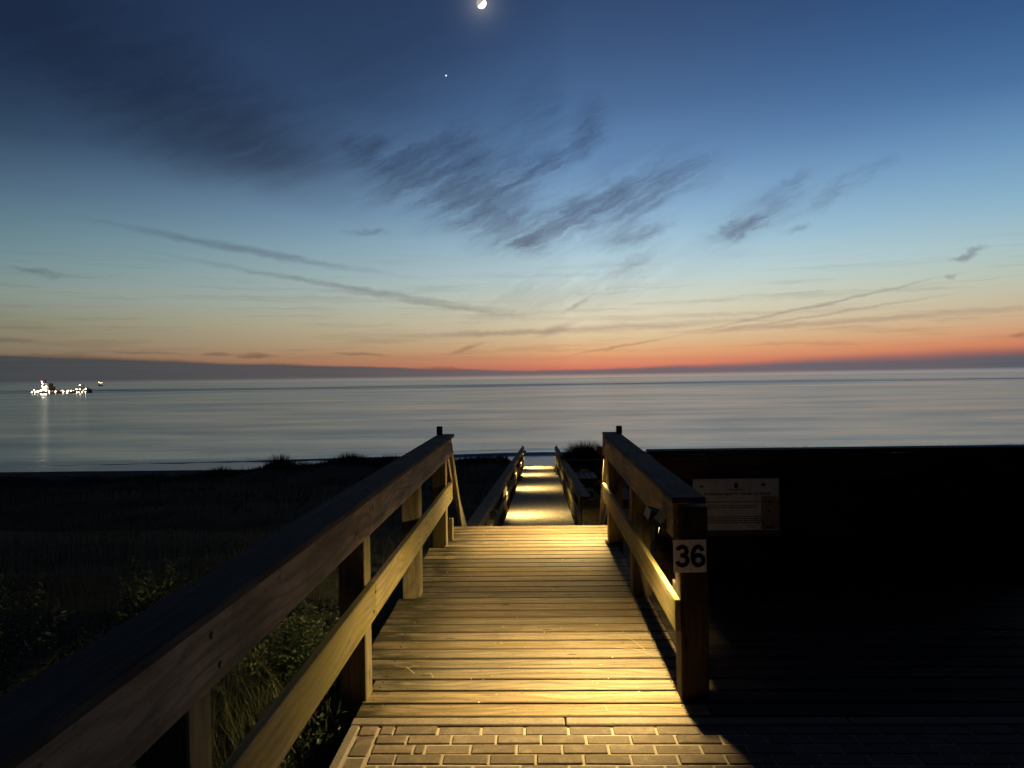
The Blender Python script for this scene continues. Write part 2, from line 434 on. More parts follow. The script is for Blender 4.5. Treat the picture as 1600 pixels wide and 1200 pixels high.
M_sand, t = mat('beach_sand')
ob = t.n.new('ShaderNodeTexCoord').outputs['Object']
n1 = t.noise(t.vmath('MULTIPLY', ob, (2., 3., 2.)), 1, 5, .6); n2 = t.noise(ob, 40, 4, .7); py = t.xyz(ob)[1]
c = t.mix(t.maprange(n2, .3, .7, 0, 1, 'LINEAR'), (.34, .275, .20), (.52, .43, .33))
c = t.mix(t.maprange(n1, .62, .72, 0., .8, 'LINEAR'), c, (.05, .045, .035))
t.put(t.b.inputs['Base Color'], c)
t.put(t.b.inputs['Roughness'], t.maprange(py, 43.5, 50, .6, .3)); t.b.inputs['Specular IOR Level'].default_value = .75
t.link(bump(t, n1, .6, .06), t.b.inputs['Normal'])


def grid(name, xs, ys, f, m, split=None):
    V = [(x, y, f(x, y)) for y in ys for x in xs]; nx = len(xs)
    F = [(j * nx + i, j * nx + i + 1, (j + 1) * nx + i + 1, (j + 1) * nx + i) for j in range(len(ys) - 1) for i in range(nx - 1)]
    return mesh_from(name, V, F, m, True)


def spaced(a, b, n, p=1.): return [a + (b - a) * (i / n) ** p for i in range(n + 1)]


xs = [-120, -90, -70, -55] + spaced(-46, -8, 70) + spaced(-7.7, 6, 80) + spaced(6.4, 30, 40) + [36, 45, 60, 90, 120]
ys = [-30, -12, -5] + spaced(-2, 12, 40) + spaced(12.4, 30, 44) + spaced(30.3, 48, 60)
dune = struct(place('dune_ground', grid('dune_ground', xs, ys, ground, M_soil), Matrix()))


def sandz(x, y):
    t = (y - 46) / 11
    z = -3.95 - .5 * min(1.6, t) if y > 46 else -3.95
    if y < 46: z = max(z, LZ(min(y, 44.2)) - .42 - .05 * max(0, y - 44.2)) if abs(x - LX(y)) < 4 else z
    return z + .05 * mnoise.noise(Vector((x * .7, y * .9, 5.))) + .018 * mnoise.noise(Vector((x * 3, y * 3, 5.)))


def sandz2(x, y):
    z = sandz(x, y)
    if y <= 44.6: z = min(z, -3.62)
    elif y < 46: z = -3.62 + (sandz(x, 46) + 3.62) * (y - 44.6) / 1.4
    return z


# where the path crosses, the sand comes up to the end of the boards and hides the dune soil
def beach_f(x, y):
    d = abs(x - LX(44)) ; z = sandz2(x, y)
    if 40 < y < 48 and d < 3.4:
        gz = ground(x, y) + .05
        if d < 2.6 or True: z = max(z, gz) if d < 1.15 or y > 43.2 else z
    return z


beach = struct(place('beach', grid('beach', [-400, -200, -120] + spaced(-90, -10, 90) + spaced(-9.6, 10, 90) + spaced(12, 90, 50) + [150, 400],
                                   spaced(40, 66, 110), beach_f, M_sand), Matrix()))

# ---- sea
M_sea, t = mat('sea_water')
pos = t.n.new('ShaderNodeNewGeometry').outputs['Position']; ps = t.xyz(pos); dy = ps[1]
t.b.inputs['Base Color'].default_value = (.065, .08, .098, 1); t.b.inputs['IOR'].default_value = 1.33
t.b.inputs['Specular IOR Level'].default_value = 1.
ld = t.math('LOGARITHM', t.math('MAXIMUM', dy, 40.), 2.718)     # distance, compressed
va = t.math('DIVIDE', ps[0], t.math('MAXIMUM', dy, 40.))
bands = t.noise(t.comb(t.math('MULTIPLY', va, 3.), t.math('MULTIPLY', ld, 7.), 0.), 1., 5, .6)
wind = t.math('EXPONENT', t.math('MULTIPLY', t.math('POWER', t.math('DIVIDE', t.math('SUBTRACT', ld, 6.55), .22), 2.), -1.))
wind = t.math('MULTIPLY', wind, t.maprange(t.noise(t.comb(t.math('MULTIPLY', va, 2.2), t.math('MULTIPLY', ld, 9.), 5.), 1., 4, .6), .38, .6))
t.put(t.b.inputs['Roughness'], t.math('ADD', t.maprange(bands, .3, .7, .16, .27, 'LINEAR'), t.math('MULTIPLY', wind, .22)))
n0 = t.noise(t.vmath('MULTIPLY', pos, (.035, .42, 1.)), 1., 5, .55, .3)
n1 = t.noise(t.vmath('MULTIPLY', pos, (.009, .095, 1.)), 1., 5, .6, .3)
n2 = t.noise(t.vmath('MULTIPLY', pos, (.0016, .012, 1.)), 1., 4, .6)
nf = t.noise(t.vmath('MULTIPLY', pos, (.10, 1.3, 1.)), 1., 4, .6, .3)
h = t.math('ADD', t.math('ADD', t.math('MULTIPLY', nf, .14), t.math('MULTIPLY', n0, .34)), t.math('ADD', t.math('MULTIPLY', n1, .75), t.math('MULTIPLY', n2, 1.8)))
t.link(bump(t, h, 1.0, .17), t.b.inputs['Normal'])


def seaz(x, y):
    z = SEA
    sh = 61 + .15 * min(0, x) + .6 * math.sin(x * .09 + .6) + .5 * mnoise.noise(Vector((x * .12, 0, 9)))
    for (dd, hh, ww) in ((0, .26, .7), (5.5, .07, 1.1), (13, .05, 1.8), (28, .05, 3.), (47, .05, 4.5)):
        a = (.85 if dd == 0 else .55) + (.35 if dd == 0 else .9) * mnoise.noise(Vector((x * .045, dd, 2.2)))
        c = sh + dd + 1.5 * mnoise.noise(Vector((x * .05, dd * 2., 4.)))
        z += hh * max(0, a) * math.exp(-((y - c) / ww) ** 2)
    return z


sxs = [-30000, -8000, -2500, -900, -420, -260, -180] + spaced(-130, -52, 60) + spaced(-51, 60, 190) + spaced(62, 130, 30) + [180, 260, 420, 900, 2500, 8000, 30000]
sys_ = spaced(50, 80, 160) + spaced(80.6, 125, 60) + [130, 138, 150, 170, 200, 260, 360, 520, 800, 1300, 2400, 5000, 12000, 30000]
sea = struct(place('sea', grid('sea', sxs, sys_, seaz, M_sea), Matrix()))

# ================================================================== UPPER DECK
deck = root('upper_boardwalk_deck', (0, 3.8, 0), None, None, kind='structure'); deck.location.x -= .025
PT = .034
rg = random.Random(3)
rows = 31
POSTY = [4.065, 6.0, 7.83]
for i in range(rows):
    y0 = 3.815 + i * .16
    yc = y0 + .0745
    blocked = (i < 3) or any(abs(yc - p) < .16 for p in POSTY) or yc > 7.7
    x0 = -.918 if blocked else -1.062
    x0 += rg.uniform(-.006, .006)
    jz = rg.uniform(-.0015, .0015); wd = .1425 + rg.uniform(-.0025, .002)
    if y0 < 6.1:
        # deck carries on to the right in front of the fence
        xj = .93 + (0.0 if i % 2 else .0)
        beam('plank', (x0, yc, -PT / 2 + jz), (xj, yc + rg.uniform(-.002, .002), -PT / 2 + jz), wd, PT, M_deck, deck, bev=.004)
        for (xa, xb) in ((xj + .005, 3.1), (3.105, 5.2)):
            beam('plank', (xa, yc, -PT / 2 + rg.uniform(-.0015, .0015)), (xb, yc, -PT / 2), wd, PT, M_deck_shaded, deck, bev=.004)
    else:
        beam('plank', (x0, yc, -PT / 2 + jz), (.895 + rg.uniform(-.005, .005), yc + rg.uniform(-.002, .002), -PT / 2 + jz), wd, PT, M_deck, deck, bev=.004)
for x in (-.86, -.3, .3, .86, 1.8, 3.0, 4.2, 5.1):
    y1 = 8.74 if x < 1 else 6.15
    beam('joist', (x, 3.83, -.13), (x, y1, -.13), .06, .18, M_dark, deck)

bm = bmesh.new()
for i in range(rows):
    for x in (-.86, .80):
        for q in (-.038, .04):
            bm_box(bm, (x + rg.uniform(-.008, .008), 3.815 + i * .16 + .0745 + q, .0012), (.0085, .0085, .003), .78)
M_nail = plain('dark_screw', (.03, .022, .016), .6, .3, .3, 90, 0)
stuff(bm_obj('screws', bm, M_nail, deck))

# ================================================================== PAVEMENT
pave = root('brick_pavement', (0, 2.5, 0), None, None, kind='structure'); pave.location.x -= .025
bm = bmesh.new(); bm_box(bm, (1.2, 1.35, -.085), (4.24, 4.72, .15))
M_joint, t = mat('joint_sand')
ob = t.n.new('ShaderNodeTexCoord').outputs['Object']; n = t.noise(ob, 150, 3, .7)
t.put(t.b.inputs['Base Color'], t.mix(n, (.22, .17, .12), (.52, .42, .30))); t.b.inputs['Roughness'].default_value = 1
t.link(bump(t, n, .5, .004), t.b.inputs['Normal'])
bm_obj('joint_sand', bm, M_joint, pave)
m, t = mat('paver_concrete'); M_pave = m
ob = t.n.new('ShaderNodeTexCoord').outputs['Object']; rnd = t.n.new('ShaderNodeObjectInfo').outputs['Random']
v = t.vmath('ADD', ob, t.vmath('SCALE', (11., 23., 7.), rnd))
n1 = t.noise(v, 160, 4, .7); n2 = t.noise(v, 12, 5, .65)
c = t.mix(t.maprange(n1, .3, .7, 0, 1, 'LINEAR'), (.10, .073, .052), (.185, .135, .097))
c = t.mix(t.maprange(n2, .5, .68, 0., .55, 'LINEAR'), c, (.28, .21, .145))
hv = t.n.new('ShaderNodeHueSaturation'); t.put(hv.inputs['Color'], c); t.put(hv.inputs['Value'], t.maprange(rnd, 0, 1, .82, 1.15, 'LINEAR'))
t.put(t.b.inputs['Base Color'], hv.outputs[0]); t.b.inputs['Roughness'].default_value = .9
t.b.inputs['Specular IOR Level'].default_value = .3
t.link(bump(t, t.math('ADD', n1, n2), .45, .003), t.b.inputs['Normal'])


def paver(x0, x1, y0, y1):
    g = .0055
    cx, cy = (x0 + x1) / 2, (y0 + y1) / 2
    W, L = x1 - x0 - 2 * g, y1 - y0 - 2 * g
    mw = Matrix.Translation((cx + rg.uniform(-.001, .001), cy - L / 2, -.032 + rg.uniform(-.004, .002))) @ Matrix.Rotation(rg.uniform(-.014, .014), 4, 'Z') @ Matrix.Rotation(rg.uniform(-.01, .01), 4, 'X')
    place('paver', box_mesh(W, L, .056, .004, M_pave), mw, None, pave)


CH = .0935; CW = .2175; yt = 3.722
for i in range(4):                                   # column laid lengthwise beside the edging
    y1 = yt - (i * .2 if i else 0) + (0 if i == 0 else .095)
    if i == 0: paver(-.866, -.770, yt - .105, yt)
    else: paver(-.866, -.770, yt - .105 - i * .2, yt - .105 - (i - 1) * .2)
fo = [(.09, .0), (.175, .0), (None, .0), (.085, .0)]
starts = [[.075], [.155], [None, 'x'], [.13], [.06], [.17], [.2], [.1], [.15], [.05]]
for r in range(10):
    y1 = yt - r * CH; y0 = y1 - CH; x = -.762
    if r == 2: segs = [.20, .055]
    else: segs = [starts[r][0]]
    for s in segs: paver(x, x + s, y0, y1); x += s
    while x < 2.9: paver(x, x + CW, y0, y1); x += CW
# concrete edging in front of the planks (joint right of centre) and along the left side
for a, b in ((-.925, .168), (.175, 1.6), (1.607, 3.1), (3.107, 5.0)):
    beam('edging_stone', (a, 3.768, -.055), (b, 3.768, -.055), .078, .11, M_conc, pave, bev=.006)
for a, b in ((3.724, 2.7), (2.695, 1.7), (1.695, .2)):
    beam('edging_stone', (-.898, a, -.056), (-.898, b, -.056), .05, .11, M_conc, pave, bev=.006)

# ================================================================== RAILINGS OF THE UPPER DECK
IN_L, IN_R = -.862, .812


def post(name, x, y, z0, z1, m, parent, w_=.145, up=(0, 1, 0)):
    return beam(name, (x, y, z0), (x, y, z1), w_, w_, m, parent, up=up, bev=.006)


rl_ = root('handrail', (-.95, 6, 0), 'left wooden railing of the upper boardwalk, running out of the lower left corner', 'railing'); rl_.location.x -= .018
for y in (2.0, 4.065, 6.0, 7.83):
    post('post', -.9775, y, -.55, 1.085, M_post, rl_)
CAPZ = 1.138
for a, b in ((.2, 3.93), (3.934, 8.0)):
    beam('upper_board', (IN_L - .021, a, 1.018), (IN_L - .021, b, 1.018), .042, .20, M_rail, rl_)
for a, b in ((.2, 5.98), (5.984, 8.04)):
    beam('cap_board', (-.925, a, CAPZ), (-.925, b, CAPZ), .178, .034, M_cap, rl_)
beam('lower_board', (IN_L - .021, .2, .535), (IN_L - .021, 4.06, .535), .042, .195, M_low, rl_)
beam('lower_board', (IN_L - .021, 4.064, .535), (IN_L - .021, 8.02, .535), .042, .195, M_low, rl_)
beam('end_block', (-.885, 8.0, .002), (-.885, 8.03, .24), .05, .06, M_low, rl_, up=(0, 1, 0))
post('post_finial', -.985, 7.95, 1.156, 1.245, M_hood, rl_, .06)
beam('brace', (-.885, 8.03, 1.02), (-.885, 9.25, -.15), .042, .10, M_post, rl_)

M_bolt = plain('weathered_bolt', (.16, .13, .10), .5, .6, .3, 90, 0)
bm = bmesh.new(); bmesh.ops.create_cone(bm, cap_ends=True, segments=10, radius1=.011, radius2=.008, depth=.006)
bolt_me = bpy.data.meshes.new('bolt'); bm.to_mesh(bm and bolt_me); bm.free(); bolt_me.materials.append(M_bolt)
FX = Matrix.Rotation(R(90), 4, 'Y')
for y in (2.0, 4.02, 6.0, 7.83):
    for z in (.965, 1.065, .49, .585):
        place('bolt', bolt_me, Matrix.Translation((IN_L + .003, y + (.03 if z in (.965, .585) else -.02), z)) @ FX, None, rl_)
rr_ = root('handrail', (.89, 6, 0), 'right wooden railing of the upper boardwalk with the number sign on its post', 'railing')
for y in POSTY:
    post('post', .858, y, -.55, 1.045, M_post if y > 4.5 else M_dark, rr_, .15)
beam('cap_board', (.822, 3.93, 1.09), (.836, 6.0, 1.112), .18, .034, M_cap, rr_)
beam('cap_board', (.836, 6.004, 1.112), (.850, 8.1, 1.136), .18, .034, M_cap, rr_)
beam('upper_board', (.764, 4.0, .973), (.775, 8.05, 1.016), .036, .20, M_rail, rr_)
beam('lower_board', (.766, 3.98, .463), (.766, 8.03, .515), .032, .178, M_low, rr_)
beam('spacer_block', (.798, 4.13, .57), (.798, 4.22, .57), .03, .06, M_dark, rr_)
post('post_finial', .93, 7.98, 1.135, 1.225, M_hood, rr_, .06)
beam('brace', (.80, 8.07, .98), (.835, 9.25, -.15), .042, .10, M_post, rr_)

# ================================================================== LAMPS
LG = 'small downlights fixed under the handrails'


def lamp(x, y, z, side, label, power, tilt, bracket=False, group=LG, size=.07, aim=34., spread=178, r=1.):
    """box fixture on the inner face of a rail; side=+1 when the walkway lies at -x"""
    t_ = root('walkway_lamp', (x, y, z), label, 'lamp', group)
    rot = Matrix.Rotation(side * R(tilt), 4, 'Y')
    base = Matrix.Translation((x, y, z)) @ rot
    bm = bmesh.new()
    # hood: open-bottomed shell
    s = .052 * r; l = .085 * r; hgt = .05 * r; th = .005
    for c, sz in (((0, 0, hgt / 2), (2 * s, 2 * l, th)), ((side * s, 0, -.025), (th, 2 * l, hgt + .07)), ((-side * s, 0, -.002), (th, 2 * l, hgt + .004)),
                  ((0, l, 0), (2 * s, th, hgt)), ((-side * s * .3, -l, -.012), (1.4 * s, th, hgt + .026)), ((side * s * .7, -l, -.027), (.72 * s, th, hgt + .078))):
        bm_box(bm, c, sz)
    me = bpy.data.meshes.new('housing'); bm.to_mesh(me); bm.free(); me.materials.append(M_hood)
    place('housing', me, base, None, t_)
    bm = bmesh.new(); bm_box(bm, (0, 0, hgt / 2 - .006), (1.2 * s, 1.4 * l, .003))
    me = bpy.data.meshes.new('diode_strip'); bm.to_mesh(me); bm.free(); me.materials.append(M_lens)
    place('diode_strip', me, base, None, t_)
    if bracket:
        V = [(-.045, -.02, -.045), (.045, -.02, -.045), (.045, -.02, .05), (-.045, -.02, .05), (-.045, -.055, -.09), (-.02, -.055, -.09), (-.02, -.02, -.045)]
        bm = bmesh.new(); bm_box(bm, (0, 0, 0), (.055, .005, .075))
        me = bpy.data.meshes.new('bracket'); bm.to_mesh(me); bm.free(); me.materials.append(M_metal)
        place('bracket', me, Matrix.Translation((x + .012, y - l - .012, z + .012)) @ Matrix.Rotation(R(42), 4, 'Y'), None, t_)
    ld_ = bpy.data.lights.new('lamp_light', 'AREA'); ld_.shape = 'RECTANGLE'; ld_.size = s * .8; ld_.size_y = l * 1.4
    ld_.energy = power; ld_.color = (1., .765, .31); ld_.spread = R(spread)
    lo = bpy.data.objects.new('lamp_light', ld_); COL.objects.link(lo); lo.parent = t_
    lo.matrix_basis = rot @ Matrix.Rotation(side * R(aim), 4, 'Y') @ Matrix.Translation((0, 0, hgt / 2 - .024))
    return t_


lamp(.705, 4.26, .955, 1, 'black downlight with pale metal bracket under the right upper rail beside the number post', 102, 16, True)
lamp(.745, 8.12, .965, 1, 'dark box lamp at the far end of the right upper rail above the stairs', 140, 16)
for i, (y, lb, pw) in enumerate(((14.2, 'lamp on the left lower rail nearest the foot of the stairs', 26.),
                                (21.3, 'lamp on the left lower rail above the second pool of light', 48.),
                                (29.6, 'lamp on the left lower rail above the third pool of light', 48.),
                                (37.2, 'lamp on the left lower rail above the fourth pool of light', 48.),
                                (43.0, 'lamp at the beach end of the left lower rail, seen against the water', 100.))):
    lamp(LX(y) - .85, y, LZ(y) + .95, -1, lb, pw * 2.5, 16, r=1.25)

# ================================================================== STAIRS
stairs = root('wooden_stairs', (0, Y_ST0, 0), 'wooden stairs dropping from the upper deck to the lower boardwalk between two braces', 'stairs')
nst = 9; zt, zb = 0., LZ(Y_LOW0)
for i in range(1, nst):
    z = zt + (zb - zt) * i / nst; y = Y_ST0 + (Y_LOW0 - Y_ST0) * (i - .5) / nst
    beam('tread', (-.9, y + .08, z - .02), (.9, y + .08, z - .02), .24, .04, M_deck, stairs)
for x in (-.95, .95):
    beam('stringer', (x, Y_ST0 - .1, -.2), (x, Y_LOW0 + .1, zb - .15), .05, .24, M_dark, stairs)
for x in (-.98, .98):
    beam('stair_rail', (x, 8.05, .98), (x, 10.8, zb + 1.0), .05, .14, M_rail, stairs)
    beam('stair_post', (x, 10.8, zb - .4), (x, 10.8, zb + 1.0), .12, .12, M_dark, stairs, up=(0, 1, 0))

# ================================================================== LOWER BOARDWALK
low = root('lower_boardwalk_deck', (0, Y_LOW0, LZ(Y_LOW0)), None, None, kind='structure')


def lowpt(s, y, h): return Vector((LX(y) + s, y, LZ(y) + h))


bm = bmesh.new(); n = int((Y_LOW1 - Y_LOW0) / .16)
for i in range(n):
    y = Y_LOW0 + .08 + i * .16
    c = lowpt(0, y, -.017 + rg.uniform(-.002, .002))
    bm_box(bm, c, (1.86 + rg.uniform(-.01, .01), .148, .034))
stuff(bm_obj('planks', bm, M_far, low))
for s in (-.8, 0, .8):
    beam('joist', lowpt(s, Y_LOW0, -.13), lowpt(s, Y_LOW1, -.13), .07, .18, M_dark, low)


def low_rail(side, y0, label):
    r_ = root('handrail', lowpt(side * 1., 28, 0), label, 'railing')
    ys_ = [y0 + .1 + k_ * 2.17 for k_ in range(int((Y_LOW1 - y0) / 2.17) + 1)]
    for y in ys_ + [Y_LOW1 - .1]:
        p = lowpt(side * 1.0, y, 0)
        beam('post', p + Vector((0, 0, -.5)), p + Vector((0, 0, 1.09)), .13, .13, M_post, r_, up=(0, 1, 0))
    x1 = side * .93
    yj = y0
    while yj < Y_LOW1 - .5:
        ye = min(yj + 4.33, Y_LOW1 + .1)
        beam('upper_board', lowpt(x1, yj, 1.0), lowpt(x1, ye, 1.0), .04, .2, M_rail, r_)
        beam('lower_board', lowpt(x1, yj, .52), lowpt(x1, ye, .52), .04, .2, M_low, r_)
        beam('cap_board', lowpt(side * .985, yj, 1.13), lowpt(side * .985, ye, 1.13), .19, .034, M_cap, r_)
        yj = ye + .004
    p = lowpt(side * 1.0, Y_LOW1 - .12, 1.148)
    beam('post_finial', p, p + Vector((0, 0, .1)), .07, .07, M_hood, r_, up=(0, 1, 0))
    return r_


low_rail(-1, 10.9, 'left wooden railing of the lower boardwalk down to the beach')
low_rail(1, 15.1, 'right wooden railing of the lower boardwalk, passing the side platform')

# ---- side platform with board wall, back railing and picnic table
plat = root('side_platform_deck', (2, 20, LZ(20)), None, None, kind='structure')
zp = -2.45
bm = bmesh.new()
for i in range(75):
    bm_box(bm, (2.35, 16.0 + i * .16, zp - .02 + rg.uniform(-.002, .002)), (2.3, .148, .036))
stuff(bm_obj('planks', bm, M_dark, plat))
wall = root('board_wall', (1.7, 15.1, LZ(15)), 'wall of wide horizontal boards closing the side platform right of the lower boardwalk', 'wall')
for i in range(6):
    z = LZ(15.1) + 1.10 - .12 - i * .225
    beam('board', (1.0 + rg.uniform(-.01, .01), 15.15, z + rg.uniform(-.006, .006)), (2.4, 15.15, z + rg.uniform(-.012, .012)), .04, .205, M_post, wall)
for x in (1.02, 2.3): beam('post', (x, 15.24, LZ(15.1) - .5), (x, 15.24, LZ(15.1) + 1.1), .12, .12, M_dark, wall, up=(0, 1, 0))
br = root('handrail', (2.3, 28, zp), 'short dark railing at the back of the side platform below the grass tuft', 'railing')
for x in (1.35, 2.55, 3.6): beam('post', (x, 28, zp - .4), (x, 28, zp + 1.05), .14, .14, M_dark if x < 2 else M_post, br, up=(0, 1, 0))
beam('cap_board', (1.2, 27.95, zp + 1.08), (3.7, 27.95, zp + 1.08), .18, .035, M_cap, br)
beam('upper_board', (1.25, 27.88, zp + .94), (3.6, 27.88, zp + .94), .04, .2, M_dark, br)
beam('lower_board', (1.25, 27.88, zp + .45), (3.6, 27.88, zp + .45), .04, .2, M_dark, br)

tb = root('picnic_table', (1.8, 26.0, zp), 'wooden picnic table with benches on the dark side platform, its slats catching some light', 'picnic table')
TX, TY = 1.82, 26.1
for i in range(4):
    beam('tabletop_plank', (TX - .30 + i * .20, TY - .7, zp + .74), (TX - .30 + i * .20, TY + .8, zp + .74), .17, .035, M_far, tb)
for x in (TX - .72, TX + .6):
    for j in range(2): beam('seat_plank', (x + .15 * j, TY - .7, zp + .45), (x + .15 * j, TY + .8, zp + .45), .135, .035, M_post, tb)
for y in (TY - .4, TY + .5):
    beam('leg', (TX - .57, y, zp), (TX - .22, y, zp + .72), .04, .09, M_dark, tb)
    beam('leg', (TX + .57, y, zp), (TX + .22, y, zp + .72), .04, .09, M_dark, tb)
    beam('crossbar', (TX - .75, y + .045, zp + .41), (TX + .75, y + .045, zp + .41), .04, .09, M_dark, tb)
bn = root('bench', (1.72, 24.5, zp), 'low slatted wooden bench in front of the picnic table on the side platform', 'bench')
for i in range(3): beam('seat_plank', (1.5, 24.4 + i * .14, zp + .44), (1.98, 24.4 + i * .14, zp + .44), .12, .035, M_far, bn)
for x in (1.54, 1.94): beam('leg', (x, 24.54, zp), (x, 24.54, zp + .42), .07, .3, M_dark, bn, up=(0, 1, 0))

# ================================================================== FENCE ON THE RIGHT
FY = 6.16
fx = lambda x: FY + .005 * x
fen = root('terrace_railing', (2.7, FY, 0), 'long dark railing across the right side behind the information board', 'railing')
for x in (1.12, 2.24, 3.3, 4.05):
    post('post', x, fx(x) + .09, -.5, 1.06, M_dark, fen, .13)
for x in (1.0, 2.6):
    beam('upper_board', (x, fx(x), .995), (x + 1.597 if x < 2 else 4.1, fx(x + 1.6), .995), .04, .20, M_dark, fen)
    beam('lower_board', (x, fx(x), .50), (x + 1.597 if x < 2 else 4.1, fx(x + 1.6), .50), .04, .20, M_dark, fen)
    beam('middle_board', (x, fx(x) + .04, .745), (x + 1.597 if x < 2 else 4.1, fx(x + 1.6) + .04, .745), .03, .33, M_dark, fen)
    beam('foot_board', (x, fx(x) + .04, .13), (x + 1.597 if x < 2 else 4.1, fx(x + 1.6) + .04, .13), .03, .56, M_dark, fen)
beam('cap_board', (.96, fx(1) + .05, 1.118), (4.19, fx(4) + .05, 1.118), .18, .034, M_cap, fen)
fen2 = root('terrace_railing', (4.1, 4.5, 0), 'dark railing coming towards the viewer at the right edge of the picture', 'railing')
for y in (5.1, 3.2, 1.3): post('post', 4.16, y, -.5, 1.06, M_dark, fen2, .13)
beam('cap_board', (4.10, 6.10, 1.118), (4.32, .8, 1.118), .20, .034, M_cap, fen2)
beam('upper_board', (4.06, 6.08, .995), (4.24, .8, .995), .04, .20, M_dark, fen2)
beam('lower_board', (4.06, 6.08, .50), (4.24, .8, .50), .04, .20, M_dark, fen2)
bank = None

# ================================================================== SIGNS
M_board = plain('board_white', (.62, .64, .66), .6, 0, .15, 30, .02)
M_white = plain('sign_white', (.80, .74, .64), .5, 0, .1, 30, .05)
M_ink = plain('black_print', (.008, .008, .01), .5, 0, .1, 30, 0)


def text_mesh(s, size, m, bold=0., align='CENTER', ext=.0008):
    cu = bpy.data.curves.new('t', 'FONT'); cu.body = s; cu.size = size; cu.align_x = align; cu.align_y = 'CENTER'
    cu.offset = bold; cu.extrude = ext; cu.resolution_u = 6
    o = bpy.data.objects.new('t', cu); COL.objects.link(o)
    me = bpy.data.meshes.new_from_object(o.evaluated_get(bpy.context.evaluated_depsgraph_get()))
    bpy.data.objects.remove(o); me.materials.clear(); me.materials.append(m); return me


FACE = Matrix.Rotation(R(90), 4, 'X')                 # print that faces -Y
sg = root('number_sign', (.905, 3.985, .72), 'square pale sign with the black number 36 on the thick post', 'sign')
SX, SY, SZ = .834, 3.984, .784
bm = bmesh.new(); bm_box(bm, (0, 0, 0), (.176, .005, .176)); bmesh.ops.bevel(bm, geom=bm.edges[:], offset=.0015, segments=1, affect='EDGES')
tilt_ = Matrix.Rotation(R(-.6), 4, 'Y')
me = bpy.data.meshes.new('plate'); bm.to_mesh(me); bm.free(); me.materials.append(M_white)
place('plate', me, Matrix.Translation((SX, SY, SZ)) @ tilt_, None, sg)


def stroke_mesh(paths, wd_, m):
    V, F = [], []
    for pth in paths:
        b = len(V); n_ = len(pth)
        for k_, (x, y) in enumerate(pth):
            x0, y0 = pth[max(0, k_ - 1)]; x1, y1 = pth[min(n_ - 1, k_ + 1)]
            tx, ty = x1 - x0, y1 - y0; L_n = math.hypot(tx, ty); nx_, ny_ = -ty / L_n, tx / L_n
            for sgn in (1, -1):
                for z in (0, .0012): V.append((x + sgn * nx_ * wd_ / 2, y + sgn * ny_ * wd_ / 2, z))
        for k_ in range(n_ - 1):
            a = b + 4 * k_; c = a + 4
            F += [(a + 1, a + 3, c + 3, c + 1), (a, c, c + 2, a + 2), (a, a + 1, c + 1, c), (a + 2, c + 2, c + 3, a + 3)]
        F += [(b, b + 2, b + 3, b + 1), (b + 4 * n_ - 4, b + 4 * n_ - 3, b + 4 * n_ - 1, b + 4 * n_ - 2)]
    return mesh_from('numeral', V, F, m)


arc = lambda cx, cy, rx, ry, a0, a1, n_=22: [(cx + rx * math.cos(R(a0 + (a1 - a0) * q / n_)), cy + ry * math.sin(R(a0 + (a1 - a0) * q / n_))) for q in range(n_ + 1)]
three = [arc(0, .0265, .0235, .0235, 168, -90) + [(-.010, .003)], arc(0, -.0235, .0275, .0265, 90, -170)]
six = [arc(.001, -.0225, .0270, .0270, 0, 360, 34), arc(.001, .0, .0290, .0500, 32, 180, 22) + [(-.028, -.012), (-.0255, -.026)]]
for dx, pth in ((-.041, three), (.043, six)):
    place('numeral', stroke_mesh(pth, .0235, M_ink), Matrix.Translation((SX + dx, SY - .0027, SZ + .001)) @ tilt_ @ FACE, None, sg)
M_screw = plain('rusty_screw', (.25, .14, .07), .6, .3, .3, 90, 0)
for dx, dz in ((.001, .072), (.004, -.070)):
    bm = bmesh.new(); bmesh.ops.create_cone(bm, cap_ends=True, segments=12, radius1=.004, radius2=.003, depth=.003)
    me = bpy.data.meshes.new('screw'); bm.to_mesh(me); bm.free(); me.materials.append(M_screw)
    place('screw', me, Matrix.Translation((SX + dx, SY - .004, SZ + dz)) @ FACE, None, sg)

ib = root('information_board', (1.68, 6.08, .7), 'pale information board with lines of small print on the dark railing', 'sign')
IX, IY, IZ = 1.652, 6.075, .662
IW, IH = .70, .42
bm = bmesh.new(); bm_box(bm, (0, 0, 0), (IW, .008, IH))
me = bpy.data.meshes.new('panel'); bm.to_mesh(me); bm.free(); me.materials.append(M_board); BZ = IZ + .035
place('panel', me, Matrix.Translation((IX, IY, BZ)), None, ib)
M_olive = plain('olive_strip', (.10, .10, .03), .6, 0, .2, 30, .05)
bm = bmesh.new(); bm_box(bm, (0, 0, 0), (IW, .008, .045)); me = bpy.data.meshes.new('bottom_strip'); bm.to_mesh(me); bm.free(); me.materials.append(M_olive)
place('bottom_strip', me, Matrix.Translation((IX, IY, BZ - IH / 2 - .0235)), None, ib)
M_tan = plain('tan_print', (.26, .21, .16), .6, 0, .3, 20, .0)
bm = bmesh.new(); bm_box(bm, (0, 0, 0), (.145, .001, .27)); me = bpy.data.meshes.new('picture_column'); bm.to_mesh(me); bm.free(); me.materials.append(M_tan)
place('picture_column', me, Matrix.Translation((IX + .275, IY - .0050, BZ - .07)), None, ib)
place('title', text_mesh('Verhaltensregeln für Hunde am Strand', .0345, M_ink, .0005), Matrix.Translation((IX + .01, IY - .0052, BZ + .088)) @ FACE, None, ib)
bm = bmesh.new()
rt = random.Random(5)
